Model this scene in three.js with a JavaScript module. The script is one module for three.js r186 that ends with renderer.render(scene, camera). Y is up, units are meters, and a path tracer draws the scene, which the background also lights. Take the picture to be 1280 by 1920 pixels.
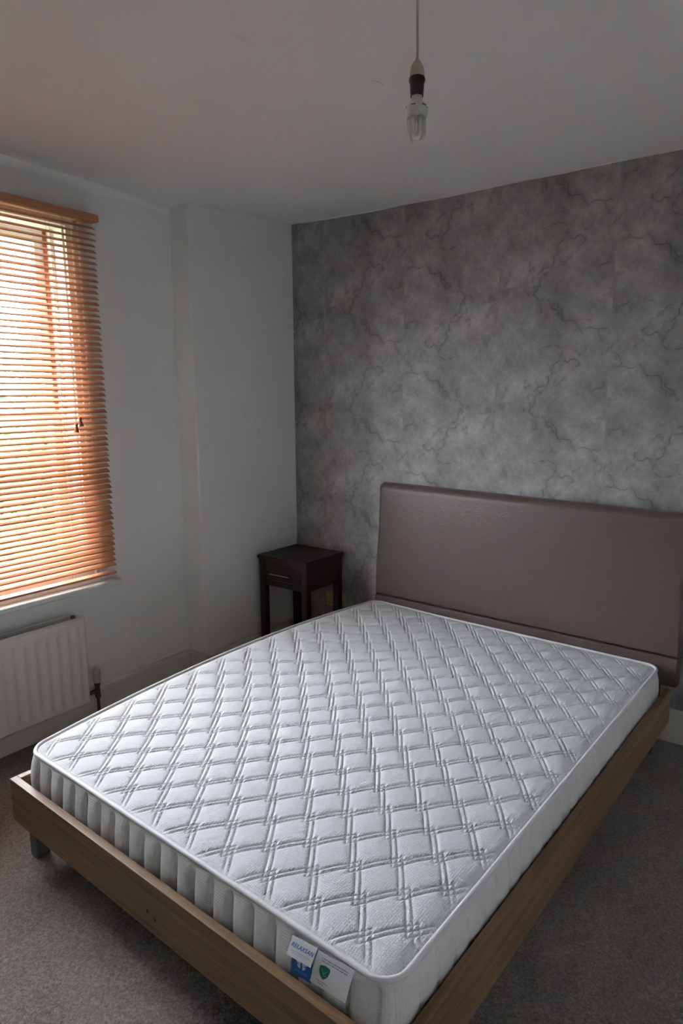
import * as THREE from 'three';
import { RoundedBoxGeometry } from 'three/addons/geometries/RoundedBoxGeometry.js';
import { mergeGeometries } from 'three/addons/utils/BufferGeometryUtils.js';

// ------------------------------------------------------------------ camera, sky, exposure
const scene = new THREE.Scene();
const camera = new THREE.PerspectiveCamera(2 * Math.atan(960 / 1248) * 180 / Math.PI, 1280 / 1920, 0.05, 200);
camera.position.set(2.6705, 1.5382, 3.1266);
camera.up.set(-0.09619536, 0.98553068, -0.13955545);
camera.lookAt(2.6705 - 0.58683526, 1.5382 - 0.16940024, 3.1266 - 0.79178781);
camera.updateMatrixWorld();

const renderer = new THREE.WebGLRenderer({ antialias: true });
renderer.toneMapping = THREE.LinearToneMapping;
renderer.toneMappingExposure = 2.85;
renderer.shadowMap.enabled = true;

// overcast daylight: the even, cool white dome of a cloudy day (a little brighter overhead than at the horizon)
{
  const W = 64, H = 32, d = new Float32Array(W * H * 4);
  for (let j = 0; j < H; j++) {
    const e = Math.max(0, Math.sin(((j + 0.5) / H - 0.5) * Math.PI)), l = (1 + 0.5 * e) / 1.5;
    for (let i = 0; i < W; i++) d.set([l * 0.93, l * 1.0, l * 1.08, 1], (j * W + i) * 4);
  }
  const sky = new THREE.DataTexture(d, W, H, THREE.RGBAFormat, THREE.FloatType);
  sky.mapping = THREE.EquirectangularReflectionMapping;
  sky.magFilter = THREE.LinearFilter; sky.minFilter = THREE.LinearFilter; sky.needsUpdate = true;
  scene.background = sky;
  scene.backgroundIntensity = 14;
}

// ------------------------------------------------------------------ helpers
let seed = 7;
const rnd = () => { seed = (seed * 1664525 + 1013904223) >>> 0; return seed / 4294967296; };
const clamp = (v, a = 0, b = 1) => Math.min(b, Math.max(a, v));
const smooth = (a, b, v) => { const t = clamp((v - a) / (b - a)); return t * t * (3 - 2 * t); };
const mix = (a, b, t) => a + (b - a) * t;
function hash(x, y, s) { let h = (x * 374761393 + y * 668265263 + s * 2147483647) | 0; h = Math.imul(h ^ (h >>> 13), 1274126177); h ^= h >>> 16; return (h >>> 0) / 4294967296; }
// value noise, periodic in px and py lattice cells
function vn(x, y, px, py, s) {
  const xi = Math.floor(x), yi = Math.floor(y), fx = x - xi, fy = y - yi, u = fx * fx * (3 - 2 * fx), v = fy * fy * (3 - 2 * fy);
  const m = (n, p) => ((n % p) + p) % p;
  const a = hash(m(xi, px), m(yi, py), s), b = hash(m(xi + 1, px), m(yi, py), s), c = hash(m(xi, px), m(yi + 1, py), s), d = hash(m(xi + 1, px), m(yi + 1, py), s);
  return mix(mix(a, b, u), mix(c, d, u), v);
}
function fbm(u, v, fx, fy, oct, s) { let a = 0, w = 0.5, t = 0; for (let k = 0; k < oct; k++) { a += w * vn(u * fx, v * fy, fx, fy, s + k); t += w; w *= 0.5; fx *= 2; fy *= 2; } return a / t; }
function texture(W, H, fn, color) {
  const d = new Uint8Array(W * H * 4);
  for (let j = 0; j < H; j++) for (let i = 0; i < W; i++) {
    const c = fn((i + 0.5) / W, (j + 0.5) / H, i, j), k = (j * W + i) * 4;
    if (typeof c === 'number') d[k] = d[k + 1] = d[k + 2] = clamp(c) * 255; else { d[k] = clamp(c[0]) * 255; d[k + 1] = clamp(c[1]) * 255; d[k + 2] = clamp(c[2]) * 255; }
    d[k + 3] = 255;
  }
  const t = new THREE.DataTexture(d, W, H); t.wrapS = t.wrapT = THREE.RepeatWrapping; t.magFilter = THREE.LinearFilter; t.minFilter = THREE.LinearMipmapLinearFilter; t.generateMipmaps = true;
  if (color) t.colorSpace = THREE.SRGBColorSpace; t.needsUpdate = true; return t;
}
const scaled = (t, sx, sy = sx) => { const c = t.clone(); c.repeat.set(sx, sy); c.needsUpdate = true; return c; };
const std = (o) => new THREE.MeshPhysicalMaterial({ roughness: 0.8, ...o });
const lin = (r, g, b) => new THREE.Color().setRGB(r, g, b);
// uv in metres by the face's main axis; `along` is the axis that carries u
function boxUV(g, along = 'x') {
  const p = g.attributes.position, n = g.attributes.normal, uv = new Float32Array(p.count * 2), o = { x: 0, y: 1, z: 2 }[along];
  for (let i = 0; i < p.count; i++) {
    const P = [p.getX(i), p.getY(i), p.getZ(i)], N = [Math.abs(n.getX(i)), Math.abs(n.getY(i)), Math.abs(n.getZ(i))];
    const m = N.indexOf(Math.max(...N)), ax = [0, 1, 2].filter((k) => k !== m), u = ax.includes(o) ? o : ax[0], v = ax.find((k) => k !== u);
    uv[i * 2] = P[u]; uv[i * 2 + 1] = P[v];
  }
  g.setAttribute('uv', new THREE.BufferAttribute(uv, 2)); return g;
}
function rbox(x0, x1, y0, y1, z0, z1, r = 0.003, along = 'x', seg = 2) {
  const w = x1 - x0, h = y1 - y0, d = z1 - z0, g = new RoundedBoxGeometry(w, h, d, seg, Math.min(r, w / 2.01, h / 2.01, d / 2.01));
  g.translate((x0 + x1) / 2, (y0 + y1) / 2, (z0 + z1) / 2); return boxUV(g, along);
}
function box(x0, x1, y0, y1, z0, z1, along = 'x') { const g = new THREE.BoxGeometry(x1 - x0, y1 - y0, z1 - z0); g.translate((x0 + x1) / 2, (y0 + y1) / 2, (z0 + z1) / 2); return boxUV(g, along); }
const clean = (g) => { const h = g.index ? g.toNonIndexed() : g; for (const k of Object.keys(h.attributes)) if (!['position', 'normal', 'uv'].includes(k)) h.deleteAttribute(k); h.morphAttributes = {}; return h; };
const merge = (gs) => mergeGeometries(gs.map(clean));
const taken = {};
function numbered(n) { const k = taken[n] || 0; taken[n] = k + 1; return k ? `${n}_${String(k).padStart(3, '0')}` : n; }
function mesh(name, g, m, parent = scene) { const o = new THREE.Mesh(g, m); o.name = parent === scene ? numbered(name) : name; parent.add(o); return o; }
function tag(o, label, category, group) { o.userData = { label, category }; if (group) o.userData.group = group; return o; }
function thing(name, label, category, pos = [0, 0, 0], turn = 0, group) { const o = new THREE.Group(); o.name = numbered(name); o.position.set(...pos); o.rotation.y = turn; scene.add(o); return tag(o, label, category, group); }
function struct(name, g, m, label, category) { const o = g ? mesh(name, g, m) : new THREE.Group(); if (!g) { o.name = name; scene.add(o); } o.userData = { kind: 'structure', label, category }; return o; }
function grid(nu, nv, fn, uvFn) {
  const P = [], U = [], I = [];
  for (let j = 0; j <= nv; j++) for (let i = 0; i <= nu; i++) { const p = fn(i / nu, j / nv, i, j); P.push(p[0], p[1], p[2]); const q = uvFn ? uvFn(i / nu, j / nv, p) : [p[0], p[2]]; U.push(q[0], q[1]); }
  for (let j = 0; j < nv; j++) for (let i = 0; i < nu; i++) { const a = j * (nu + 1) + i, b = a + 1, c = a + nu + 1, d = c + 1; I.push(a, c, b, b, c, d); }
  const g = new THREE.BufferGeometry(); g.setAttribute('position', new THREE.Float32BufferAttribute(P, 3)); g.setAttribute('uv', new THREE.Float32BufferAttribute(U, 2)); g.setIndex(I); g.computeVertexNormals(); return g;
}
const tube = (pts, r, seg = 24, rad = 8, closed = false) => new THREE.TubeGeometry(new THREE.CatmullRomCurve3(pts.map((p) => new THREE.Vector3(...p)), closed), seg, r, rad, closed);
const lathe = (pts, seg = 28) => new THREE.LatheGeometry(pts.map((p) => new THREE.Vector2(p[0], p[1])), seg);

// ------------------------------------------------------------------ materials
const plasterBump = texture(512, 512, (u, v) => 0.6 * fbm(u, v, 6, 6, 3, 11) + 0.4 * fbm(u, v, 64, 64, 2, 12));
const M = {};
M.wall = std({ color: lin(0.79, 0.80, 0.785), roughness: 0.75, bumpMap: scaled(plasterBump, 0.8), bumpScale: 0.003 });
M.ceiling = std({ color: lin(0.805, 0.83, 0.82), roughness: 0.9, bumpMap: scaled(plasterBump, 0.5), bumpScale: 0.004 });
M.trim = std({ color: lin(0.66, 0.62, 0.56), roughness: 0.45 });
M.gloss = std({ color: lin(0.76, 0.75, 0.72), roughness: 0.35 });
M.radiator = std({ color: lin(0.72, 0.71, 0.67), roughness: 0.35 });
const carpetTex = texture(1024, 1024, (u, v) => {
  const f = hash(Math.floor(u * 512), Math.floor(v * 512), 3), g = fbm(u, v, 160, 160, 2, 21), c = fbm(u, v, 5, 5, 4, 23);
  const l = 0.505 + 0.20 * (g - 0.5) + 0.10 * (f - 0.5) + 0.07 * (c - 0.5);
  return [l * 1.045, l * 0.995, l * 0.955];
}, true);
const carpetBump = texture(1024, 1024, (u, v) => 0.6 * fbm(u, v, 160, 160, 2, 21) + 0.4 * hash(Math.floor(u * 512), Math.floor(v * 512), 5));
M.carpet = std({ map: scaled(carpetTex, 1.25), bumpMap: scaled(carpetBump, 1.25), bumpScale: 0.006, roughness: 1, sheen: 0.3, sheenRoughness: 0.8 });
const grain = (base, contrast, s) => texture(1024, 512, (u, v) => {
  const w = v + 0.012 * fbm(u, v, 3, 4, 2, s), a = fbm(u, w, 4, 48, 3, s + 1), b = fbm(u, w, 10, 160, 2, s + 4), c = fbm(u, v, 2, 5, 3, s + 8);
  const l = 1 + contrast * ((a - 0.5) * 0.9 + (b - 0.5) * 0.6 + (c - 0.5) * 0.5);
  return [base[0] * l, base[1] * Math.pow(l, 1.1), base[2] * Math.pow(l, 1.25)];
}, true);
const oakTex = grain([0.475, 0.37, 0.265], 0.35, 31);
M.oak = std({ map: scaled(oakTex, 0.7, 1.6), roughness: 0.42 });
const blindTex = grain([0.80, 0.565, 0.415], 0.22, 41);
M.slat = [1.0, 0.9, 1.06].map((k, i) => { const t = scaled(blindTex, 0.8, 2.5); t.offset.set(0.31 * i, 0.27 * i); return std({ map: t, color: lin(k, k * 0.97, k * 0.93), roughness: 0.35, clearcoat: 0.3, clearcoatRoughness: 0.3 }); });
M.mahogany = std({ map: scaled(grain([0.150, 0.036, 0.046], 0.5, 51), 1.2, 3), roughness: 0.5 });
const leatherBump = texture(512, 512, (u, v) => 0.7 * fbm(u, v, 70, 70, 2, 61) + 0.3 * fbm(u, v, 12, 12, 2, 63));
M.leather = std({ color: lin(0.120, 0.086, 0.080), roughness: 0.38, bumpMap: scaled(leatherBump, 4), bumpScale: 0.0012 });
// knitted ticking: rows of small dimples
const knitBump = texture(256, 256, (u, v) => { const a = Math.sin(u * Math.PI * 16) * Math.sin(v * Math.PI * 16); return 0.75 - 0.55 * Math.pow(clamp(a), 1.5) - 0.55 * Math.pow(clamp(-a), 1.5) + 0.08 * fbm(u, v, 32, 32, 2, 71); });
M.ticking = std({ color: lin(0.63, 0.64, 0.655), roughness: 0.95, bumpMap: scaled(knitBump, 10), bumpScale: 0.0016, sheen: 0.2 });
M.border = std({ color: lin(0.68, 0.68, 0.675), roughness: 0.95, bumpMap: scaled(knitBump, 10), bumpScale: 0.0016, sheen: 0.2 });
M.piping = std({ color: lin(0.68, 0.67, 0.69), roughness: 0.6 });
M.metal = std({ color: lin(0.10, 0.10, 0.107), roughness: 0.5, metalness: 0.1 });
M.steel = std({ color: lin(0.62, 0.61, 0.6), roughness: 0.25, metalness: 1 });
M.black = std({ color: lin(0.012, 0.012, 0.014), roughness: 0.35 });
M.ivory = std({ color: lin(0.50, 0.47, 0.38), roughness: 0.45 });
M.socket = std({ color: lin(0.62, 0.52, 0.30), roughness: 0.4 });
M.brass = std({ color: lin(0.10, 0.085, 0.07), roughness: 0.5, metalness: 0.7 });
M.dark = std({ color: lin(0.02, 0.016, 0.013), roughness: 0.9 });
M.glass = new THREE.MeshPhysicalMaterial({ color: 0xffffff, transmission: 1, thickness: 0, roughness: 0.02, ior: 1.5 });
M.cord = std({ color: lin(0.55, 0.42, 0.30), roughness: 0.9 });
M.bead = std({ map: scaled(blindTex, 1, 3), color: lin(0.62, 0.42, 0.28), roughness: 0.6 });

// ------------------------------------------------------------------ room shell
const XR = 3.0, ZB = 4.8;                     // right wall, wall behind the camera
const PX = -0.136, PZ = 0.78;                   // face of the window wall, end of the corner pier
const WIN = { z0: 1.372, z1: 2.43, y0: 0.729, y1: 2.285 };
struct('floor', grid(2, 2, (u, v) => [mix(PX, XR, u), 0, mix(0, ZB, v)]), M.carpet, 'grey beige cut pile carpet covering the bedroom floor', 'floor');
// the carpet has a solid slab below it
scene.children[scene.children.length - 1].geometry = merge([grid(2, 2, (u, v) => [mix(PX - 0.05, XR + 0.05, u), 0, mix(-0.05, ZB + 0.05, v)]), box(PX - 0.25, XR + 0.25, -0.25, -0.004, -0.25, ZB + 0.25)]);
const gz = [[0, 0.020], [0.4, 0.0], [0.78, -0.022], [1.63, 0.011], [2.6, 0], [6, 0]];
const dip = (z) => { for (let k = 1; k < gz.length; k++) if (z <= gz[k][0]) return mix(gz[k - 1][1], gz[k][1], smooth(gz[k - 1][0], gz[k][0], z)); return 0; };
const ceilY = (x, z) => 2.5167 - 0.0158 * z + Math.exp(-Math.pow(Math.max(0, x + 0.136) / 0.5, 2)) * dip(z);
struct('ceiling', merge([grid(60, 70, (u, v) => { const x = mix(PX - 0.1, XR + 0.1, u), z = mix(ZB + 0.1, -0.1, v); return [x, ceilY(x, Math.max(0, z)), z]; }), box(PX - 0.25, XR + 0.25, 2.60, 2.75, -0.25, ZB + 0.25)]), M.ceiling, 'off white plaster ceiling', 'ceiling');
mesh('hairline_crack', tube([[1.418, ceilY(1.418, 1.267), 1.267], [1.428, ceilY(1.428, 1.255), 1.255], [1.431, ceilY(1.431, 1.24), 1.24], [1.43, ceilY(1.43, 1.223), 1.223]], 0.0007, 12, 5), std({ color: lin(0.45, 0.42, 0.36), roughness: 0.9 }), scene.getObjectByName('ceiling'));
{ // window wall with its opening
  const s = new THREE.Shape(); s.moveTo(-0.25, -0.02); s.lineTo(ZB + 0.2, -0.02); s.lineTo(ZB + 0.2, 2.62); s.lineTo(-0.25, 2.62); s.closePath();
  const h = new THREE.Path(); h.moveTo(WIN.z0, WIN.y0); h.lineTo(WIN.z0, WIN.y1); h.lineTo(WIN.z1, WIN.y1); h.lineTo(WIN.z1, WIN.y0); h.closePath(); s.holes.push(h);
  const g = new THREE.ExtrudeGeometry(s, { depth: 0.25, bevelEnabled: false });
  g.rotateY(-Math.PI / 2); g.translate(PX, 0, 0);     // shape x -> world z, extrusion towards -x
  boxUV(g, 'z');
  struct('wall_left', g, M.wall, 'white painted window wall', 'wall');
}
struct('wall_pier', rbox(PX - 0.05, 0, -0.02, 2.62, -0.1, PZ, 0.012, 'z', 4), M.wall, 'white painted pier standing proud in the corner', 'wall');
struct('wall_right', box(XR, XR + 0.2, -0.02, 2.62, -0.2, ZB + 0.2, 'z'), M.wall, 'white painted side wall', 'wall');
struct('wall_rear', box(PX - 0.2, XR + 0.2, -0.02, 2.62, ZB, ZB + 0.2), M.wall, 'white painted wall opposite the headboard wall', 'wall');
const wallBack = struct('wall_back', box(PX - 0.2, XR + 0.2, -0.02, 2.62, -0.2, -0.002), M.wall, 'grey wall papered in a marbled veined pattern behind the bed', 'wall');
{ // wallpaper: lengths 0.53 m wide, every other one hung upside down
  const N = 768, dk = new Float32Array(N * N), soft = new Float32Array(N * N);
  const veins = [[-26, 626, -3, 619, 4, 637, 27, 637, 43, 622, 50, 640, 77, 642], [26, 656, 45, 681, 52, 708, 65, 695], [134, 620, 154, 600, 178, 600, 198, 579, 211, 548, 211, 517], [210, 573, 229, 578, 246, 572, 258, 547, 269, 559, 288, 555, 303, 532, 311, 514, 310, 492, 315, 478, 351, 478, 379, 461, 398, 429, 412, 426, 448, 441, 481, 430, 515, 430], [258, 547, 290, 524, 305, 501, 315, 476], [477, 424, 493, 380, 519, 366], [495, 307, 504, 328, 523, 353, 540, 372], [199, 359, 223, 345, 260, 366, 302, 364, 317, 349, 309, 318, 301, 296, 283, 274, 271, 247], [289, 256, 260, 229, 263, 206], [329, 297, 347, 292, 365, 305, 388, 295, 398, 275, 367, 254], [393, 326, 408, 332, 427, 344], [261, 206, 250, 179, 232, 156, 213, 151, 199, 133, 196, 100, 182, 76, 168, 57], [193, 161, 212, 179, 240, 190], [151, 213, 153, 175, 167, 189], [451, 194, 457, 176, 467, 158, 470, 167, 496, 171, 506, 193, 512, 197], [297, 187, 315, 201, 339, 223, 341, 232], [174, 699, 179, 641, 178, 600], [208, 682, 200, 647, 187, 622, 175, 610]];
  const splat = (A, x, y, r, a) => {
    const R = Math.ceil(r * 2.6);
    for (let j = -R; j <= R; j++) for (let i = -R; i <= R; i++) {
      const X = Math.round(x) + i; if (X < 0 || X >= N) continue;
      const Y = ((Math.round(y) + j) % N + N) % N, d2 = (Math.round(x) + i - x) ** 2 + (Math.round(y) + j - y) ** 2, k = Y * N + X;
      A[k] = Math.max(A[k], a * Math.exp(-d2 / (r * r)));
    }
  };
  for (const v of veins) for (let k = 0; k + 3 < v.length; k += 2) {
    let pts = [[v[k], v[k + 1]], [v[k + 2], v[k + 3]]];
    for (let it = 0; it < 4; it++) { const q = [pts[0]]; for (let m = 1; m < pts.length; m++) { const a = pts[m - 1], b = pts[m], l = Math.hypot(b[0] - a[0], b[1] - a[1]); q.push([(a[0] + b[0]) / 2 + (rnd() - 0.5) * l * 0.45, (a[1] + b[1]) / 2 + (rnd() - 0.5) * l * 0.45], b); } pts = q; }
    const str = 0.55 + 0.45 * rnd();
    for (let m = 1; m < pts.length; m++) for (let t = 0; t < 1; t += 0.25) {
      const x = mix(pts[m - 1][0], pts[m][0], t) / 530 * N, y = mix(pts[m - 1][1], pts[m][1], t) / 535 * N;
      if (vn(x * 0.06, y * 0.06, 999, 999, 6) > 0.36) splat(dk, x, y, 1.2 + 1.5 * vn(x * 0.09, y * 0.09, 999, 999, 2), str * (0.6 + 0.4 * rnd()));
      if (m % 4 === 0 && t === 0) splat(soft, x + 8 * (rnd() - 0.5), y + 8 * (rnd() - 0.5), 9 + 12 * rnd(), 0.5 + 0.4 * rnd());
    }
    for (let b = 0; b < 2; b++) { // hairline side branches
      let [x, y] = pts[Math.floor(rnd() * pts.length)], an = rnd() * 6.3; const n = 6 + rnd() * 14;
      for (let m = 0; m < n; m++) { an += (rnd() - 0.5) * 1.6; x += Math.cos(an) * 2; y += Math.sin(an) * 2; splat(dk, x / 530 * N, y / 535 * N, 1.1, 0.4); }
    }
  }
  const paper = texture(N, N, (u, v, i, j) => {
    const a = fbm(u + 0.13, v, 3, 3, 5, 81), b = fbm(u, v, 9, 9, 4, 87), c = fbm(u, v, 40, 40, 3, 91), w = fbm(u, v, 14, 14, 3, 95);
    const wisps = Math.pow(clamp(1 - Math.abs(w - 0.5) * 14), 2) * 0.035 * smooth(0.45, 0.7, a);
    const g = fbm(u, v, 130, 130, 2, 99); let l = 0.59 + 0.20 * (a - 0.5) + 0.17 * (b - 0.5) + 0.09 * (c - 0.5) + 0.03 * (g - 0.5) + wisps;
    l -= 0.06 * soft[j * N + i] * (0.5 + b); l *= 1 - 0.38 * dk[j * N + i];
    return [l, l * 1.0, l * 0.995];
  }, true);
  M.paper = std({ map: paper, roughness: 0.5 });
  for (let k = -3; k <= 4; k++) {
    const x0 = Math.max(0, 1.30 + 0.53 * k), x1 = Math.min(XR, 1.83 + 0.53 * k); if (x1 <= x0) continue;
    const flip = k & 1, g = new THREE.BoxGeometry(x1 - x0 - 0.0006 - (k < -2 ? 0.004 : 0), 2.6, 0.0016, 24, 1, 1); g.translate((x0 + x1) / 2 + (k < -2 ? 0.002 : 0), 1.28, -0.0008);
    const p = g.attributes.position, uv = g.attributes.uv;
    for (let i = 0; i < p.count; i++) if (p.getY(i) > 2) p.setY(i, ceilY(p.getX(i), 0) - 0.004 - 0.005 * vn(p.getX(i) * 7, 1, 999, 9, 14)); // trimmed a little short of the ceiling
    for (let i = 0; i < p.count; i++) { let u = (p.getX(i) - 1.30 - 0.53 * k) / 0.53, v = p.getY(i); if (flip) { u = 1 - u; v = 3.498 - v; } uv.setXY(i, clamp(u, 0.002, 0.998), (v - 1.4) / 0.535); }
    mesh('wallpaper_strip', g, M.paper, wallBack);
  }
}
// skirting boards with a rounded top edge
function skirting(name, len, place, label) {
  const s = new THREE.Shape(); s.moveTo(0, 0); s.lineTo(0.018, 0); s.lineTo(0.018, 0.137); s.quadraticCurveTo(0.0175, 0.148, 0.008, 0.153); s.lineTo(0, 0.153); s.closePath();
  const g = new THREE.ExtrudeGeometry(s, { depth: len, bevelEnabled: false, curveSegments: 6 }); place(g); g.computeVertexNormals();
  struct(name, boxUV(g), M.trim, label, 'baseboard');
}
skirting('baseboard_left', ZB - PZ, (g) => g.translate(PX, 0, PZ), 'cream painted skirting board below the window');
skirting('baseboard_pier', PZ - 0.001, (g) => g.translate(0, 0, 0.018), 'cream painted skirting board along the corner pier');
skirting('baseboard_pier_end', 0.136, (g) => { g.rotateY(-Math.PI / 2); g.translate(0.018, 0, PZ); }, 'short piece of cream skirting on the end of the pier');
skirting('baseboard_back', XR, (g) => { g.rotateY(-Math.PI / 2); g.translate(XR, 0, 0); }, 'cream painted skirting board behind the bed');
skirting('baseboard_right', ZB - 0.018, (g) => { g.rotateY(Math.PI); g.translate(XR, 0, ZB); }, 'cream painted skirting board along the side wall');
// lumpy plaster bead in the angle of window wall and ceiling
struct('trim_1', grid(90, 10, (u, v) => {
  const z = mix(PZ, ZB, u), a = v * Math.PI / 2, r = 0.030 + 0.008 * Math.sin(z * 9) * Math.sin(z * 4.1) + 0.006 * (vn(z * 14, 3, 999, 99, 5) - 0.5);
  return [PX - 0.002 + r * 1.1 * (1 - Math.cos(a)) * 0.9 + 0.001, ceilY(PX, z) + 0.001 - r * 1.3 * (1 - Math.sin(a)), z];
}, (u, v) => [u * 3, v * 0.1]), M.ceiling, 'lumpy white plaster bead between window wall and ceiling', 'trim');

// ------------------------------------------------------------------ sash window
const win = struct('window_1', null, null, 'white painted sash window behind the blind', 'window');
{
  const { z0, z1, y0, y1 } = WIN;
  mesh('frame', merge([box(-0.36, PX - 0.002, y0, y1 + 0.01, z0 - 0.01, z0 + 0.008), box(-0.36, PX - 0.002, y0, y1 + 0.01, z1 - 0.008, z1 + 0.01), box(-0.36, PX - 0.002, y1 - 0.008, y1 + 0.01, z0 + 0.008, z1 - 0.008), box(-0.36, -0.2, y0 + 0.002, y0 + 0.015, z0 + 0.008, z1 - 0.008)]), M.gloss, win);
  const stop = (za) => rbox(-0.225, -0.205, y0, y1, za, za + 0.016, 0.003, 'y');
  mesh('stop_bead', stop(z0 + 0.008), M.gloss, win); mesh('stop_bead', stop(z1 - 0.024), M.gloss, win);
  mesh('parting_bead', rbox(-0.272, -0.262, 1.49, y1, z0 + 0.008, z0 + 0.022, 0.002, 'y'), M.bead, win);
  mesh('parting_bead', rbox(-0.272, -0.262, 1.49, y1, z1 - 0.022, z1 - 0.008, 0.002, 'y'), M.bead, win);
  const sash = (name, xa, ya, yb, bot, top) => {
    const a = z0 + 0.01, b = z1 - 0.01, x2 = xa + 0.036, st = 0.052;
    const s = mesh(name, merge([rbox(xa, x2, ya, yb, a, a + st, 0.004, 'y'), rbox(xa, x2, ya, yb, b - st, b, 0.004, 'y'), rbox(xa, x2, ya, ya + bot, a + st, b - st, 0.002, 'z'), rbox(xa, x2, yb - top, yb, a + st, b - st, 0.002, 'z')]), M.gloss, win);
    mesh('pane', box(xa + 0.016, xa + 0.020, ya + bot - 0.01, yb - top + 0.01, a + st - 0.01, b - st + 0.01), M.glass, s);
  };
  sash('lower_sash', -0.262, y0 + 0.015, 1.485, 0.075, 0.042);
  sash('upper_sash', -0.310, 1.445, y1 - 0.005, 0.042, 0.055);
  // moulded architrave: two raised ribs on a flat board, each side and across the top
  const rib = (za, zb, y2) => [rbox(PX - 0.004, PX + 0.014, 0.671, y2, za, zb, 0.003, 'y')];
  const side = (s, e) => merge([...rib(Math.min(e, e + s * 0.10), Math.max(e, e + s * 0.10), y1 + 0.05), rbox(PX, PX + 0.021, 0.671, y1 + 0.05, Math.min(e + s * 0.026, e + s * 0.040), Math.max(e + s * 0.026, e + s * 0.040), 0.005, 'y'), rbox(PX, PX + 0.023, 0.671, y1 + 0.05, Math.min(e + s * 0.056, e + s * 0.072), Math.max(e + s * 0.056, e + s * 0.072), 0.005, 'y')]);
  mesh('architrave', side(-1, z0), M.gloss, win); mesh('architrave', side(1, z1), M.gloss, win);
  mesh('architrave', rbox(PX - 0.004, PX + 0.014, y1, y1 + 0.05, z0, z1, 0.003, 'z'), M.gloss, win);
  mesh('apron', rbox(-0.30, PX + 0.016, 0.671, y0 + 0.004, z0 - 0.002, z1 + 0.002, 0.003, 'z'), M.gloss, win);
  mesh('window_board', rbox(PX - 0.02, -0.072, 0.643, 0.671, 1.225, 2.58, 0.0125, 'z', 4), M.gloss, win);
}

// ------------------------------------------------------------------ venetian blind
{
  const t = thing('venetian_blind', 'wooden venetian blind with orange brown slats hanging over the window', 'blind', [-0.085, 0.70, 1.86]);
  const zc = 1.86, za = 1.257 - zc, zb = 2.47 - zc, yc = 0.70;
  mesh('headrail', rbox(-0.030, 0.030, 2.311 - yc, 2.343 - yc, 1.246 - zc, 2.48 - zc, 0.003, 'z'), M.slat[1], t);
  const W = 0.0310, tilt = 33 * Math.PI / 180, N = 62;
  const prof = (len0, len1) => { // gently crowned slat, rounded long edges
    const s = new THREE.Shape(), n = 8, th = 0.0029;
    for (let k = 0; k <= n; k++) { const a = -W / 2 + W * k / n, y = 0.0012 * (1 - (2 * a / W) ** 2) + th / 2 * Math.sqrt(Math.max(0.05, 1 - (2 * a / W) ** 8)); k ? s.lineTo(a, y) : s.moveTo(a, y); }
    for (let k = n; k >= 0; k--) { const a = -W / 2 + W * k / n, y = 0.0012 * (1 - (2 * a / W) ** 2) - th / 2 * Math.sqrt(Math.max(0.05, 1 - (2 * a / W) ** 8)); s.lineTo(a, y); }
    s.closePath();
    const g = new THREE.ExtrudeGeometry(s, { depth: len1 - len0, bevelEnabled: false }); g.translate(0, 0, len0); return boxUV(g, 'z');
  };
  const slatG = prof(za, zb);
  for (let k = 0; k < N; k++) {
    const o = mesh('slat', slatG, M.slat[Math.floor(hash(k, 3, 9) * 3)], t);
    o.position.set(0, 2.288 - yc - 0.02515 * k, (hash(k, 7, 9) - 0.5) * 0.006);
    o.rotation.z = -tilt + (hash(k, 5, 9) - 0.5) * 0.10;       // room edge hangs lower
  }
  mesh('bottom_rail', (() => { const g = rbox(-0.015, 0.015, -0.006, 0.006, za, zb, 0.004, 'z'); g.rotateZ(-0.25); g.translate(0, 0.012, 0); return g; })(), M.slat[0], t);
  for (const z of [1.475, 2.25]) {
    mesh('ladder_cord', merge([-0.013, 0.013].map((x) => tube([[x, 0.01, z - zc], [x, 0.8, z - zc + 0.002], [x, 1.615, z - zc]], 0.0009, 10, 5))), M.cord, t);
  }
  mesh('lift_cord', merge([tube([[0.032, 1.612, 1.432 - zc], [0.033, 1.2, 1.430 - zc], [0.034, 0.755, 1.418 - zc]], 0.0009, 14, 5), tube([[0.032, 1.612, 1.425 - zc], [0.035, 1.2, 1.422 - zc], [0.036, 0.735, 1.432 - zc]], 0.0009, 14, 5)]), M.cord, t);
  const tg = lathe([[0.0005, 0.030], [0.0045, 0.030], [0.0052, 0.024], [0.0042, 0.019], [0.0055, 0.012], [0.0085, 0.002], [0.0078, 0], [0.0005, 0]], 16);
  for (const [x, y, z, a] of [[0.042, 0.718, 1.410, 0.12], [0.042, 0.692, 1.436, -0.05]]) { const o = mesh('tassel', tg, M.bead, t); o.position.set(x, y, z - zc); o.rotation.x = a; o.scale.setScalar(1.35); }
}

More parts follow.
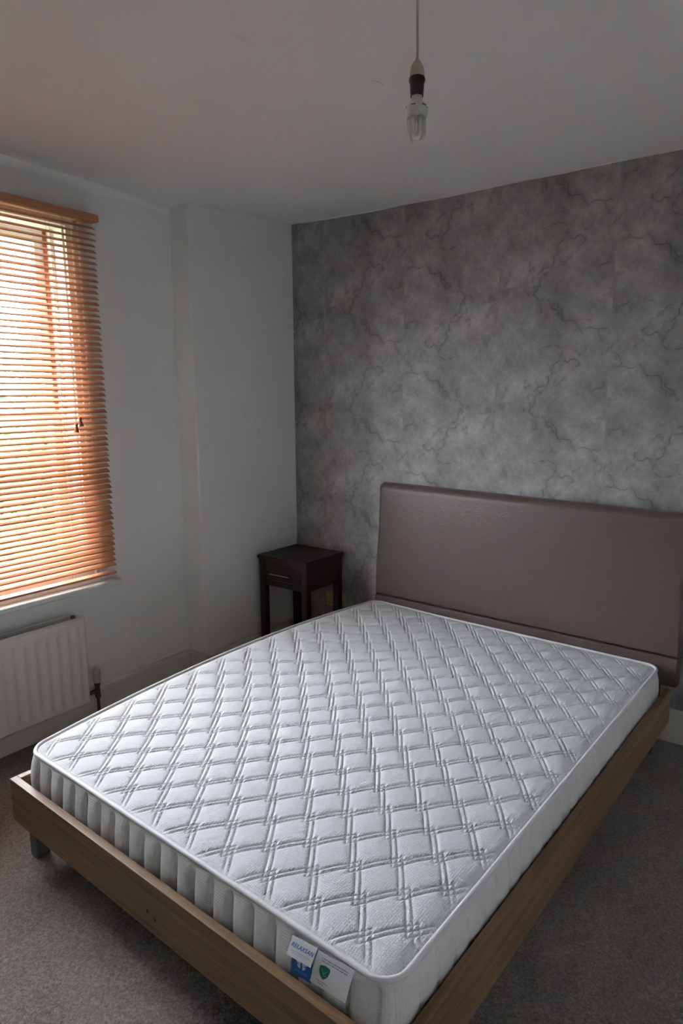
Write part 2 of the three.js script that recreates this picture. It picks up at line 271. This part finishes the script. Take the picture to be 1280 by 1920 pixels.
// ------------------------------------------------------------------ radiator under the window
{
  const z0 = 1.462, z1 = 2.40, y0 = 0.122, y1 = 0.545, t = thing('radiator', 'white steel panel radiator with vertical flutes below the window sill', 'radiator', [-0.088, y0, (z0 + z1) / 2]);
  const zc = (z0 + z1) / 2, L = z1 - z0, H = y1 - y0;
  const panel = (x, s) => grid(230, 60, (u, v) => {
    const z = mix(L / 2, -L / 2, u), y = v * H, e = Math.min(z + L / 2, L / 2 - z), ey = Math.min(y, H - y);
    const ph = (((L / 2 - (-z)) % 0.0507) + 0.0507) % 0.0507 / 0.0507;
    const fl = (0.5 - 0.5 * Math.cos(ph * 2 * Math.PI)) * smooth(0.02, 0.05, ey) * smooth(0.012, 0.03, e);
    return [x + s * (0.0 + 0.006 * (1 - fl) - 0.010 * (1 - smooth(0, 0.008, Math.min(e, ey)))), y, s > 0 ? z : -z];
  }, (u, v) => [u, v]);
  mesh('front_panel', merge([panel(0.044, 1), rbox(0.030, 0.036, 0, H, -L / 2, L / 2, 0.002, 'z')]), M.radiator, t);
  mesh('top_seam', rbox(0.030, 0.046, H - 0.003, H + 0.0035, -L / 2, L / 2, 0.003, 'z'), M.radiator, t);
  mesh('rear_panel', rbox(-0.026, -0.014, 0.01, H + 0.008, -L / 2 + 0.035, L / 2 - 0.035, 0.004, 'z'), M.radiator, t);
  const fins = []; for (let k = 0; k < 28; k++) { const z = -L / 2 + 0.07 + k * (L - 0.14) / 27; fins.push(box(-0.014, 0.030, 0.03, H - 0.04, z - 0.0006, z + 0.0006)); }
  const f = mesh('convector_fins', merge(fins), M.radiator, t); f.userData.kind = 'stuff';
  const c = new THREE.CylinderGeometry(0.009, 0.009, 0.012, 16); c.rotateZ(Math.PI / 2); c.translate(0.02, H + 0.006, -L / 2 + 0.045);
  mesh('air_vent', c, M.brass, t);
  for (const z of [-L / 2 + 0.12, L / 2 - 0.12]) mesh('bracket', merge([rbox(-0.048, -0.026, 0.02, H - 0.06, z - 0.015, z + 0.015, 0.002, 'y')]), M.radiator, t);
}
{ // thermostatic valve and its pipe
  const t = thing('radiator_valve', 'cream ribbed radiator valve on a dark pipe beside the radiator', 'valve', [-0.052, 0, 1.418]);
  const head = []; head.push(lathe([[0.0005, 0.276], [0.012, 0.276], [0.0165, 0.272], [0.0172, 0.262], [0.0165, 0.214], [0.014, 0.205], [0.0005, 0.205]], 24));
  for (let k = 0; k < 12; k++) { const a = k / 12 * 6.283; const g = rbox(-0.0016, 0.0016, 0.218, 0.256, 0.0155, 0.0195, 0.001, 'y'); g.rotateY(a); head.push(g); }
  mesh('valve_head', merge(head), M.ivory, t);
  const side = new THREE.CylinderGeometry(0.010, 0.010, 0.05, 16); side.rotateX(Math.PI / 2); side.translate(0, 0.165, 0.026);
  mesh('valve_body', merge([lathe([[0.0005, 0.206], [0.013, 0.206], [0.0135, 0.192], [0.010, 0.184], [0.0115, 0.172], [0.0115, 0.150], [0.0135, 0.146], [0.0135, 0.132], [0.008, 0.128], [0.0005, 0.128]], 20), side]), M.brass, t);
  mesh('pipe', new THREE.CylinderGeometry(0.0075, 0.0075, 0.131, 16).translate(0, 0.0655, 0), M.brass, t);
}

// ------------------------------------------------------------------ bed: its own axes, turned slightly against the wall
const BED = [1.38, 0, 1.06], TURN = -0.042;
const bx = (x) => x - BED[0], bz = (z) => z - BED[2];
{
  const t = thing('bed_frame', 'oak veneered king size bed frame with brown padded leather headboard', 'bed', BED, TURN);
  const L = 0.6234, R = 2.1675, F = 2.190, T = 0.300, B = 0.150, th = 0.025;
  mesh('foot_rail', rbox(bx(L), bx(R), B, T, bz(F - th), bz(F), 0.002), M.oak, t);
  for (const [nm, xx, yy] of [['knot', 1.379, 0.208], ['knot', 1.412, 0.199]]) { const g = new THREE.SphereGeometry(0.0042, 12, 8); g.scale(0.8, 1.2, 0.25); g.translate(bx(xx), yy, bz(F)); mesh(nm, g, M.dark, t); }
  mesh('side_rail', rbox(bx(L), bx(L + th), B, T, bz(0.106), bz(F - th), 0.002, 'z'), M.oak, t);
  mesh('side_rail', rbox(bx(R - th), bx(R), B, T, bz(0.106), bz(F - th), 0.002, 'z'), M.oak, t);
  for (const [x, z] of [[0.634, 2.102], [2.100, 2.102], [0.650, 0.106], [2.074, 0.106]]) mesh('leg', rbox(bx(x), bx(x + 0.046), 0, B + 0.004, bz(z), bz(z + 0.046), 0.003, 'y'), M.metal, t);
  mesh('centre_beam', rbox(bx(1.37), bx(1.42), 0.135, 0.180, bz(0.11), bz(2.165), 0.003, 'z'), M.oak, t);
  for (let k = 0; k < 13; k++) { const z = 0.17 + k * 0.152; mesh('bed_slat', rbox(bx(L + th), bx(R - th), 0.180, 0.194, bz(z), bz(z + 0.07), 0.003), M.oak, t); }
  // padded headboard, leaning back a little
  const hx0 = bx(0.593), hx1 = bx(2.184), hy0 = 0.436, hy1 = 1.072, zf = bz(0.105), zk = bz(0.045), tiltB = 0.035;
  const pad = (y0, y1, puff, rTop, roll0, roll1) => { // rounded cushion front: a grid that rolls round its edges
    const w = hx1 - hx0, h = y1 - y0;
    return grid(90, 50, (u, v) => {
      // spread samples towards the edges
      const su = 0.5 - 0.5 * Math.cos(Math.PI * u), sv = 0.5 - 0.5 * Math.cos(Math.PI * v);
      let px = (su - 0.5) * w, py = (0.5 - sv) * h; const r = py > 0 ? rTop : 0.005, ax = Math.abs(px) - (w / 2 - r), ay = Math.abs(py) - (h / 2 - r);
      if (ax > 0 && ay > 0) { const a = ax / r, b = ay / r; px = Math.sign(px) * (w / 2 - r + r * a * Math.sqrt(1 - b * b / 2)); py = Math.sign(py) * (h / 2 - r + r * b * Math.sqrt(1 - a * a / 2)); }
      let d = Math.min(w / 2 - Math.abs(px), h / 2 - Math.abs(py)); if (ax > 0 && ay > 0) d = r - Math.hypot(Math.abs(px) - (w / 2 - r), Math.abs(py) - (h / 2 - r));
      d = Math.max(0, d); const e = clamp(d / mix(roll0, roll1, smooth(-0.3, 0.3, py / h))), roll = Math.sqrt(1 - (1 - e) * (1 - e));
      const crown = puff * (1 - (2 * px / w) ** 4) * (1 - (2 * py / h) ** 4);
      const y = (y0 + y1) / 2 + py, sag = 0.020 * (px / w + 0.5) * Math.max(0, y - hy0) / (hy1 - hy0); // the padding hangs a little lower to the right
      return [(hx0 + hx1) / 2 + px, y - sag, zk + 0.012 + (zf - zk - 0.012 - 0.006) * roll + crown - tiltB * (y - 0.43)];
    }, (u, v, p) => [p[0], p[1]]);
  };
  const backing = (y0, y1, r) => { const s = new THREE.Shape(), w0 = hx0, w1 = hx1; s.moveTo(w0, y0); s.lineTo(w1, y0); s.lineTo(w1, y1 - r); s.quadraticCurveTo(w1, y1, w1 - r, y1); s.lineTo(w0 + r, y1); s.quadraticCurveTo(w0, y1, w0, y1 - r); s.closePath(); const g = new THREE.ExtrudeGeometry(s, { depth: 0.012, bevelEnabled: false, curveSegments: 6 }); g.translate(0, 0, zk); const p = g.attributes.position; for (let i = 0; i < p.count; i++) { const y = p.getY(i); p.setZ(i, p.getZ(i) - tiltB * (y - 0.43)); p.setY(i, y - 0.020 * (p.getX(i) - hx0) / (hx1 - hx0) * Math.max(0, y - hy0) / (hy1 - hy0)); } return boxUV(g); };
  const hb = mesh('headboard', merge([pad(hy0, hy1, 0.008, 0.035, 0.008, 0.042), backing(hy0, hy1, 0.03)]), M.leather, t);
  hb.userData.label = 'brown padded faux leather headboard panel';
  mesh('lower_band', merge([pad(0.305, hy0 - 0.001, 0.001, 0.006, 0.005, 0.005), backing(0.305, hy0 - 0.001, 0.006)]), M.leather, hb);
  for (const x of [0.70, 2.05]) mesh('headboard_strut', rbox(bx(x), bx(x + 0.06), 0.10, 0.50, zk - 0.001, zk + 0.018, 0.003, 'y'), M.dark, hb);
}

// ------------------------------------------------------------------ mattress
{
  const t = thing('mattress', 'white quilted mattress with double stitched diamonds lying on the bed frame', 'mattress', BED, TURN);
  const X0 = 0.665, X1 = 2.120, Z0 = 0.140, Z1 = 2.135, YT = 0.392, YB = 0.196, RC = 0.055;
  // the left edge bellies out over the rail and rides up on it
  const deform = (x, y, z) => {
    const tz = clamp((z - Z0) / (Z1 - Z0)), k = 4 * tz * (1 - tz), f = smooth(0.315, 0.385, y), w = clamp(1 - (x - X0) / 0.5) ** 2;
    const up = (0.010 * (1 - tz) + 0.036 * k) * clamp(1 - (x - X0) / 0.55) ** 2 * smooth(0.2, 0.392, y) + 0.006 * (1 - tz) * smooth(0.2, 0.392, y);
    return [bx(x + (-0.032 * (1 - tz) - 0.031 * k) * w * f), y + up, bz(z)];
  };
  const cx = (X0 + X1) / 2, cz = (Z0 + Z1) / 2, hw = (X1 - X0) / 2, hl = (Z1 - Z0) / 2;
  const inset = (x, z) => { const qx = Math.abs(x - cx) - (hw - RC), qz = Math.abs(z - cz) - (hl - RC); return qx > 0 && qz > 0 ? RC - Math.hypot(qx, qz) : RC - Math.max(qx, qz); };
  // quilting: two families of doubled stitch lines through nodes spaced 0.144 x 0.153
  const ox = 2.005, sx = 0.0722, oz = 2.069, sz = 0.0764, half = 0.0072;
  const cellW = Math.hypot(sx, sz), fac = 2 * sx * sz / cellW; // distance between neighbouring lines of a family
  // every stitched pair runs from node to node, shifts by one pitch at each node and overruns it a little
  const strand = (across, along, bow) => {
    const k = Math.round(across), m0 = Math.floor(along); let best = 1;
    for (let m = m0 - 1; m <= m0 + 1; m++) {
      const t = along - m, over = Math.max(0, -0.145 - t, t - 1.145) * cellW; if (over > 0.02) continue;
      const o = half * (1 - 2 * t) + bow * Math.sin(Math.PI * clamp(t)), d = Math.abs(Math.abs((across - k) * fac - o) - half);
      best = Math.min(best, Math.hypot(d, over));
    }
    return best;
  };
  const puff = (x, z) => {
    const a = (x - ox) / sx, b = (z - oz) / sz, j = 0.010 * (vn(x * 9, z * 9, 999, 999, 3) - 0.5), p = (a + b) / 2 + j, q = (a - b) / 2 - j; // lattice lines at whole p and q
    const d = Math.min(strand(q, p, 0.0008), strand(p, q, -0.0030));
    return 0.0056 * (1 - Math.exp(-d / 0.0040)) + 0.0017 * smooth(0.004, 0.042, d) - 0.0006;
  };
  const nx = 720, nz = 990;
  mesh('quilted_top', grid(nx, nz, (u, v) => {
    let x = mix(X0, X1, u), z = mix(Z0, Z1, v); const qx = Math.abs(x - cx) - (hw - RC), qz = Math.abs(z - cz) - (hl - RC);
    if (qx > 0 && qz > 0) { const a = qx / RC, b = qz / RC; x = cx + Math.sign(x - cx) * (hw - RC + RC * a * Math.sqrt(1 - b * b / 2)); z = cz + Math.sign(z - cz) * (hl - RC + RC * b * Math.sqrt(1 - a * a / 2)); }
    const d = Math.max(0, inset(x, z));
    const y = YT + 0.003 + smooth(0, 0.075, d) * 0.006 + puff(x, z) * smooth(0.002, 0.03, d) - 0.004 * (1 - smooth(0, 0.012, d)) + 0.0035 * (vn(x * 5, z * 5, 999, 999, 8) - 0.5) * smooth(0, 0.1, d);
    return deform(x, y, z);
  }, (u, v) => [u * 1.45, v * 2.0]), M.ticking, t);
  // outline of the plan, with outward normals
  const path = []; const per = (ax, az, bx_, bz_, n) => { for (let i = 0; i < n; i++) path.push([mix(ax, bx_, i / n), mix(az, bz_, i / n)]); };
  const arc = (ax, az, a0, n) => { for (let i = 0; i < n; i++) { const a = a0 + i / n * Math.PI / 2; path.push([ax + RC * Math.cos(a), az + RC * Math.sin(a)]); } };
  const st = 0.004, nX = Math.round((X1 - X0 - 2 * RC) / st), nZ = Math.round((Z1 - Z0 - 2 * RC) / st), nA = 22;
  per(X0 + RC, Z1, X0 + RC, Z1, 0);
  per(X1 - RC, Z1, X0 + RC, Z1, nX); arc(X0 + RC, Z1 - RC, Math.PI / 2, nA); per(X0, Z1 - RC, X0, Z0 + RC, nZ); arc(X0 + RC, Z0 + RC, Math.PI, nA);
  per(X0 + RC, Z0, X1 - RC, Z0, nX); arc(X1 - RC, Z0 + RC, 1.5 * Math.PI, nA); per(X1, Z0 + RC, X1, Z1 - RC, nZ); arc(X1 - RC, Z1 - RC, 0, nA);
  const n = path.length, nrm = path.map((p, i) => { const a = path[(i + n - 1) % n], b = path[(i + 1) % n], dx = b[0] - a[0], dz = b[1] - a[1], l = Math.hypot(dx, dz); return [-dz / l * -1 * -1, dx / l * -1 * -1]; });
  // make sure the normals look outwards
  for (let i = 0; i < n; i++) if ((path[i][0] - cx) * nrm[i][0] + (path[i][1] - cz) * nrm[i][1] < 0) { nrm[i][0] *= -1; nrm[i][1] *= -1; }
  const belly = (tt) => Math.pow(Math.sin(Math.PI * clamp(0.02 + tt * 0.98)), 0.6);
  const bulge = (side, tt) => belly(tt) * (side === 'foot' ? 0.024 : 0.018);
  mesh('border', grid(n, 44, (u, v, i, j) => {
    const k = i % n, [px, pz] = path[k], [a, b] = nrm[k];
    const y = mix(YT + 0.002, YB, v), run = Math.abs(b) > 0.9 ? px : Math.abs(a) > 0.9 ? pz + 0.031 : (px + pz);
    const bow = 0.10 * Math.sin(Math.PI * clamp(v * 1.4));
    const ph = (((run - 1.306) / 0.0708 + (b > 0.9 ? -bow : bow)) % 1 + 1) % 1, e = Math.min(ph, 1 - ph) * 0.0708;
    const groove = (0.75 * Math.exp(-e / 0.0042) + 0.40 * (2 * Math.abs(ph - 0.5)) ** 3) * smooth(0.03, 0.16, v) * (Math.abs(a) > 0.9 ? 0.45 : 1);
    const out = bulge(b > 0.7 ? 'foot' : 'side', v) - 0.017 * groove - 0.002;
    return deform(px + a * out, y, pz + b * out);
  }, (u, v) => [u * 6.7, v * 0.2]), M.border, t);
  const pipe = (name, yy, off, r, parent) => { const pts = []; for (let i = 0; i < n; i += 3) { const p = deform(path[i][0] + nrm[i][0] * off, yy, path[i][1] + nrm[i][1] * off); pts.push(p); } mesh(name, tube(pts, r, 560, 9, true), M.piping, parent); };
  pipe('piping', YT + 0.002, 0.001, 0.0072, t); pipe('piping', YB + 0.006, 0, 0.006, t);
  mesh('underside', grid(8, 8, (u, v) => [bx(mix(X0 + 0.01, X1 - 0.01, u)), YB + 0.001, bz(mix(Z1 - 0.01, Z0 + 0.01, v))]), M.border, t);
  // sewn-in labels on the foot border
  const canvas = (w, h, draw) => { const c = document.createElement('canvas'); c.width = w; c.height = h; draw(c.getContext('2d'), w, h); const x = new THREE.CanvasTexture(c); x.colorSpace = THREE.SRGBColorSpace; return x; };
  const label = (name, x0, x1, y0, y1, lift, skew, tex, text) => {
    const w = x1 - x0, h = y1 - y0, g = new THREE.BoxGeometry(w, h, 0.0007, 10, 10, 1), p = g.attributes.position;
    for (let i = 0; i < p.count; i++) {
      const fy = p.getY(i) / h + 0.5, x = (x0 + x1) / 2 + p.getX(i) + skew * (1 - fy), y = y0 + h * fy + 0.006 * (p.getX(i) / w), tt = (YT + 0.002 - y) / (YT + 0.002 - YB);
      const q = deform(x, y, Z1 + bulge('foot', clamp(tt, 0.0, 1)) + 0.0015 + lift * (1 - fy) + 0.004 * (1 - clamp(tt * 6)) + p.getZ(i));
      p.setXYZ(i, q[0], q[1], q[2]);
    }
    g.computeVertexNormals();
    const o = mesh(name, g, std({ map: tex, roughness: 0.55 }), t); o.userData.label = text; return o;
  };
  label('blue_label', 1.872, 1.930, 0.306, 0.375, 0.001, 0, canvas(192, 224, (c, w, h) => {
    c.fillStyle = '#1d5fa8'; c.fillRect(0, 0, w, h);
    c.fillStyle = '#cfe0f0'; const bl = (pts) => { c.beginPath(); pts.forEach(([x, y], i) => i ? c.lineTo(x * w, y * h) : c.moveTo(x * w, y * h)); c.closePath(); c.fill(); };
    bl([[0.26, 0.40], [0.42, 0.46], [0.48, 0.56], [0.40, 0.60], [0.24, 0.54]]); bl([[0.74, 0.40], [0.58, 0.46], [0.52, 0.56], [0.60, 0.60], [0.76, 0.54]]);
    bl([[0.28, 0.60], [0.46, 0.60], [0.44, 0.72], [0.34, 0.70]]); bl([[0.72, 0.60], [0.54, 0.60], [0.56, 0.72], [0.66, 0.70]]);
    c.fillStyle = '#4f95c8'; for (let k = 0; k < 9; k++) c.fillRect(w * (0.18 + k * 0.073), h * 0.80, w * 0.05, h * 0.045);
  }), 'blue label with a pale winged emblem');
  label('brand_label', 1.868, 1.938, 0.345, 0.386, 0.006, -0.008, canvas(320, 190, (c, w, h) => {
    c.fillStyle = '#eceef2'; c.fillRect(0, 0, w, h); c.fillStyle = '#2f6fc4'; c.font = 'bold italic 58px sans-serif'; c.textAlign = 'center'; c.textBaseline = 'middle'; c.fillText('RELAXSAN', w / 2, h * 0.38, w * 0.9);
    c.fillStyle = '#8fb0dc'; c.fillRect(w * 0.10, h * 0.66, w * 0.78, 4); c.fillRect(w * 0.18, h * 0.76, w * 0.6, 3);
  }), 'white label with blue RELAXSAN lettering');
  label('care_label', 1.940, 2.036, 0.318, 0.390, 0.002, -0.012, canvas(384, 300, (c, w, h) => {
    c.fillStyle = '#dfe1e6'; c.fillRect(0, 0, w, h); c.fillStyle = '#63666e';
    for (let r = 0; r < 2; r++) for (let k = 0; k < 17; k++) c.fillRect(w * (0.16 + k * 0.042), h * (0.12 + r * 0.07), w * (0.022 + 0.012 * ((k * 7 + r) % 3) / 2), h * 0.028);
    c.fillStyle = '#12705c'; c.beginPath(); c.moveTo(w * 0.16, h * 0.36); c.quadraticCurveTo(w * 0.30, h * 0.27, w * 0.44, h * 0.34); c.quadraticCurveTo(w * 0.46, h * 0.62, w * 0.31, h * 0.72); c.quadraticCurveTo(w * 0.14, h * 0.62, w * 0.16, h * 0.36); c.fill();
    c.strokeStyle = '#7db5a4'; c.lineWidth = 5; c.beginPath(); c.moveTo(w * 0.23, h * 0.42); c.lineTo(w * 0.29, h * 0.56); c.lineTo(w * 0.38, h * 0.42); c.stroke(); c.beginPath(); c.arc(w * 0.33, h * 0.56, w * 0.035, 0, 5); c.stroke();
    c.fillStyle = '#8a8c94'; for (let r = 0; r < 2; r++) for (let k = 0; k < 6 - 3 * r; k++) c.fillRect(w * (0.14 + 0.06 * r + k * 0.055), h * (0.80 + r * 0.07), w * 0.036, h * 0.028);
  }), 'white label with a green shield emblem');
}

// ------------------------------------------------------------------ bedside table
{
  const x0 = 0.030, x1 = 0.401, z0 = 0.043, z1 = 0.391, t = thing('bedside_table', 'small dark mahogany bedside table with one drawer in the corner', 'table', [(x0 + x1) / 2, 0, (z0 + z1) / 2]);
  const hw = (x1 - x0) / 2, hd = (z1 - z0) / 2, lx = hw - 0.008, lz = hd - 0.008, lw = 0.040;
  mesh('table_top', rbox(-hw, hw, 0.626, 0.6425, -hd, hd, 0.004), M.mahogany, t);
  for (const sx of [-1, 1]) for (const sz of [-1, 1]) mesh('leg', rbox(Math.min(sx * lx, sx * (lx - lw)), Math.max(sx * lx, sx * (lx - lw)), 0, 0.626, Math.min(sz * lz, sz * (lz - lw)), Math.max(sz * lz, sz * (lz - lw)), 0.004, 'y'), M.mahogany, t);
  const ya = 0.468, yb = 0.626, th = 0.016;
  mesh('side_panel', rbox(-lx + 0.003, -lx + th, ya, yb, -lz + lw, lz - lw, 0.002, 'z'), M.mahogany, t);
  mesh('side_panel', rbox(lx - th, lx - 0.003, ya, yb, -lz + lw, lz - lw, 0.002, 'z'), M.mahogany, t);
  mesh('back_panel', rbox(-lx + lw, lx - lw, ya, yb, -lz + 0.003, -lz + th, 0.002), M.mahogany, t);
  mesh('front_rail', rbox(-lx + lw, lx - lw, 0.592, yb, lz - th - 0.002, lz - 0.003, 0.002), M.mahogany, t);
  mesh('front_rail', rbox(-lx + lw, lx - lw, ya, 0.498, lz - th - 0.002, lz - 0.003, 0.002), M.mahogany, t);
  const d = mesh('drawer', merge([rbox(-lx + lw + 0.004, lx - lw - 0.004, 0.503, 0.587, lz - 0.020, lz - 0.005, 0.003), box(-lx + lw + 0.006, lx - lw - 0.006, 0.505, 0.580, -lz + 0.03, lz - 0.020)]), M.mahogany, t);
  const bar = new THREE.CylinderGeometry(0.0042, 0.0042, 0.145, 14); bar.rotateZ(Math.PI / 2); bar.translate(-0.005, 0.546, lz + 0.022);
  const posts = [-0.052, 0.044].map((x) => { const g = new THREE.CylinderGeometry(0.0036, 0.0036, 0.034, 12); g.rotateX(Math.PI / 2); g.translate(x, 0.546, lz + 0.006); return g; });
  mesh('handle', merge([bar, ...posts]), M.steel, d);
  mesh('lower_shelf', rbox(-lx + 0.004, lx - 0.004, 0.085, 0.101, -lz + 0.004, lz - 0.004, 0.003), M.mahogany, t);
}

// ------------------------------------------------------------------ wall socket
{
  const t = thing('wall_socket', 'yellowed cream double power socket on the wall behind the bedside table', 'socket', [0.312, 0.325, 0]); t.rotation.z = 0.05;
  const pl = mesh('plate', rbox(-0.073, 0.073, -0.043, 0.043, 0, 0.010, 0.004), M.socket, t);
  for (const s of [-1, 1]) {
    const k = mesh('rocker_switch', rbox(s * 0.012 - 0.005, s * 0.012 + 0.005, 0.010, 0.030, 0.008, 0.0135, 0.002), M.socket, t); k.rotation.x = -0.05;
    const cx = s * 0.038;
    mesh('pin_holes', merge([box(cx - 0.002, cx + 0.002, -0.002, 0.006, 0.0098, 0.0104), box(cx - 0.0145, cx - 0.008, -0.022, -0.018, 0.0098, 0.0104), box(cx + 0.008, cx + 0.0145, -0.022, -0.018, 0.0098, 0.0104)]), M.dark, t);
  }
}

// ------------------------------------------------------------------ pendant holder and bulb (unlit)
{
  const X = 1.840, Z = 1.713, cy = ceilY(X, Z), t = thing('pendant_lamp_holder', 'bare pendant cable with ivory cap and black lamp holder hanging from the ceiling', 'lamp holder', [X, 2.22, Z]);
  const y = (v) => v - 2.22;
  mesh('ceiling_rose', lathe([[0.0005, y(cy + 0.004)], [0.045, y(cy + 0.004)], [0.045, y(cy - 0.008)], [0.036, y(cy - 0.022)], [0.012, y(cy - 0.028)], [0.0005, y(cy - 0.028)]]), M.ivory, t);
  mesh('cable', tube([[0.002, y(cy - 0.02), 0], [0.0, y(2.42), 0.001], [-0.0012, y(2.36), 0], [0, y(2.31), 0], [0, y(2.275), 0]], 0.0029, 30, 10), M.ivory, t);
  mesh('holder_cap', lathe([[0.0028, y(2.284)], [0.0045, y(2.278)], [0.008, y(2.2735)], [0.0125, y(2.267)], [0.0155, y(2.257)], [0.0168, y(2.245)], [0.0168, y(2.241)], [0.0005, y(2.241)]]), M.ivory, t);
  mesh('holder_skirt', lathe([[0.0005, y(2.243)], [0.0165, y(2.243)], [0.0182, y(2.239)], [0.0182, y(2.233)], [0.0158, y(2.230)], [0.0153, y(2.216)], [0.0156, y(2.214)], [0.0146, y(2.209)], [0.0148, y(2.203)], [0.0130, y(2.203)], [0.0128, y(2.224)], [0.0005, y(2.224)]]), M.black, t);
  const b = thing('light_bulb', 'unlit white compact fluorescent bulb with three looped tubes in the black holder', 'bulb', [X, 2.11, Z]);
  const q = (v) => v - 2.11;
  const white = std({ color: lin(0.62, 0.62, 0.59), roughness: 0.35 }), tubeM = std({ color: lin(0.66, 0.66, 0.60), roughness: 0.12, clearcoat: 0.8, clearcoatRoughness: 0.05 });
  mesh('bulb_base', lathe([[0.0005, q(2.222)], [0.0112, q(2.222)], [0.0115, q(2.200)], [0.0125, q(2.195)], [0.0170, q(2.189)], [0.0232, q(2.182)], [0.0250, q(2.176)], [0.0252, q(2.168)], [0.0240, q(2.163)], [0.0205, q(2.159)], [0.0005, q(2.159)]], 36), white, b);
  for (let k = 0; k < 6; k++) { const a = k / 6 * 6.283 + 0.2, g = rbox(-0.005, 0.005, -0.0009, 0.0009, 0.0228, 0.0246, 0.0005); g.rotateY(a); g.translate(0, q(2.1795), 0); mesh('vent_slot', g, M.dark, b); }
  for (let k = 0; k < 3; k++) {
    const a0 = k * 2.094 + 0.5, R = 0.0155, c = (a, y) => [R * Math.cos(a), q(y), R * Math.sin(a)];
    mesh('bulb_tube', tube([c(a0, 2.162), c(a0, 2.140), c(a0 + 0.08, 2.123), c(a0 + 0.28, 2.1145), c(a0 + 0.55, 2.1125), c(a0 + 0.82, 2.1145), c(a0 + 1.02, 2.123), c(a0 + 1.1, 2.140), c(a0 + 1.1, 2.162)], 0.0052, 44, 12), tubeM, b);
    mesh('tube_end', merge([a0, a0 + 1.1].map((a) => { const p = c(a, 2.158), g = new THREE.CylinderGeometry(0.0058, 0.0058, 0.008, 14); g.translate(p[0], p[1], p[2]); return g; })), M.ivory, b);
  }
}

// ------------------------------------------------------------------ garden outside (upstairs room)
{
  const lawn = grid(1, 1, (u, v) => [mix(-60, -0.4, u), -3.2, mix(-40, 30, v)]);
  struct('ground', lawn, std({ color: lin(0.06, 0.10, 0.03), roughness: 1 }), 'lawn of the garden below the window', 'lawn');
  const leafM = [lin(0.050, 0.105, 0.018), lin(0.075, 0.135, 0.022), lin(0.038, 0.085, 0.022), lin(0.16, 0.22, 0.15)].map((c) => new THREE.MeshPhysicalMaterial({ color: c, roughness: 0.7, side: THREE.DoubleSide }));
  const bark = std({ color: lin(0.12, 0.09, 0.06), roughness: 1 });
  const tree = (x, z, top, rx, ry, m, count, leaf, label) => {
    const t = thing('garden_tree', label, 'tree', [x, -3.2, z], 0, 'trees in the garden'), cy = top + 3.2 - ry, P = [], I = [];
    const v = new THREE.Vector3(), e = new THREE.Euler(), qv = new THREE.Quaternion();
    for (let k = 0; k < count; k++) {
      const u = rnd() * 2 - 1, a = rnd() * 6.283, r = Math.pow(rnd(), 0.4), s = Math.sqrt(1 - u * u), lump = 0.8 + 0.35 * vn(a * 2 + 9, u * 4 + 9, 99, 99, 4);
      const px = rx * r * s * Math.cos(a) * lump, py = cy + ry * r * u * lump, pz = rx * r * s * Math.sin(a) * lump; e.set(rnd() * 6, rnd() * 6, rnd() * 6); qv.setFromEuler(e);
      const b = P.length / 3; for (const [q, w] of [[-0.5, 0], [0, -0.28], [0.5, 0], [0, 0.28]]) { v.set(q * leaf, w * leaf, 0).applyQuaternion(qv); P.push(px + v.x, py + v.y, pz + v.z); } I.push(b, b + 1, b + 2, b, b + 2, b + 3);
    }
    const g = new THREE.BufferGeometry(); g.setAttribute('position', new THREE.Float32BufferAttribute(P, 3)); g.setIndex(I); g.computeVertexNormals();
    const f = mesh('foliage', g, leafM[m], t); f.userData.kind = 'stuff';
    mesh('trunk', lathe([[rx * 0.09, 0], [rx * 0.06, cy * 0.4], [rx * 0.045, cy], [0.001, cy + 0.2]], 10), bark, t);
  };
  tree(-7.6, -2.2, 1.05, 1.5, 1.5, 1, 6000, 0.16, 'rounded light green garden tree seen low through the blind');
  tree(-10.2, -5.0, 1.35, 1.9, 1.8, 0, 6000, 0.18, 'broad mid green garden tree behind the light green one');
  tree(-9.5, 0.2, 0.6, 1.5, 1.5, 2, 5000, 0.16, 'dark green garden tree at the left of the window view');
  tree(-20, -7.5, 3.9, 3.2, 2.6, 3, 5000, 0.30, 'tall pale distant tree rising above the others');
}

scene.traverse((o) => { if (o.isMesh) { o.castShadow = o.receiveShadow = true; } });
renderer.render(scene, camera);
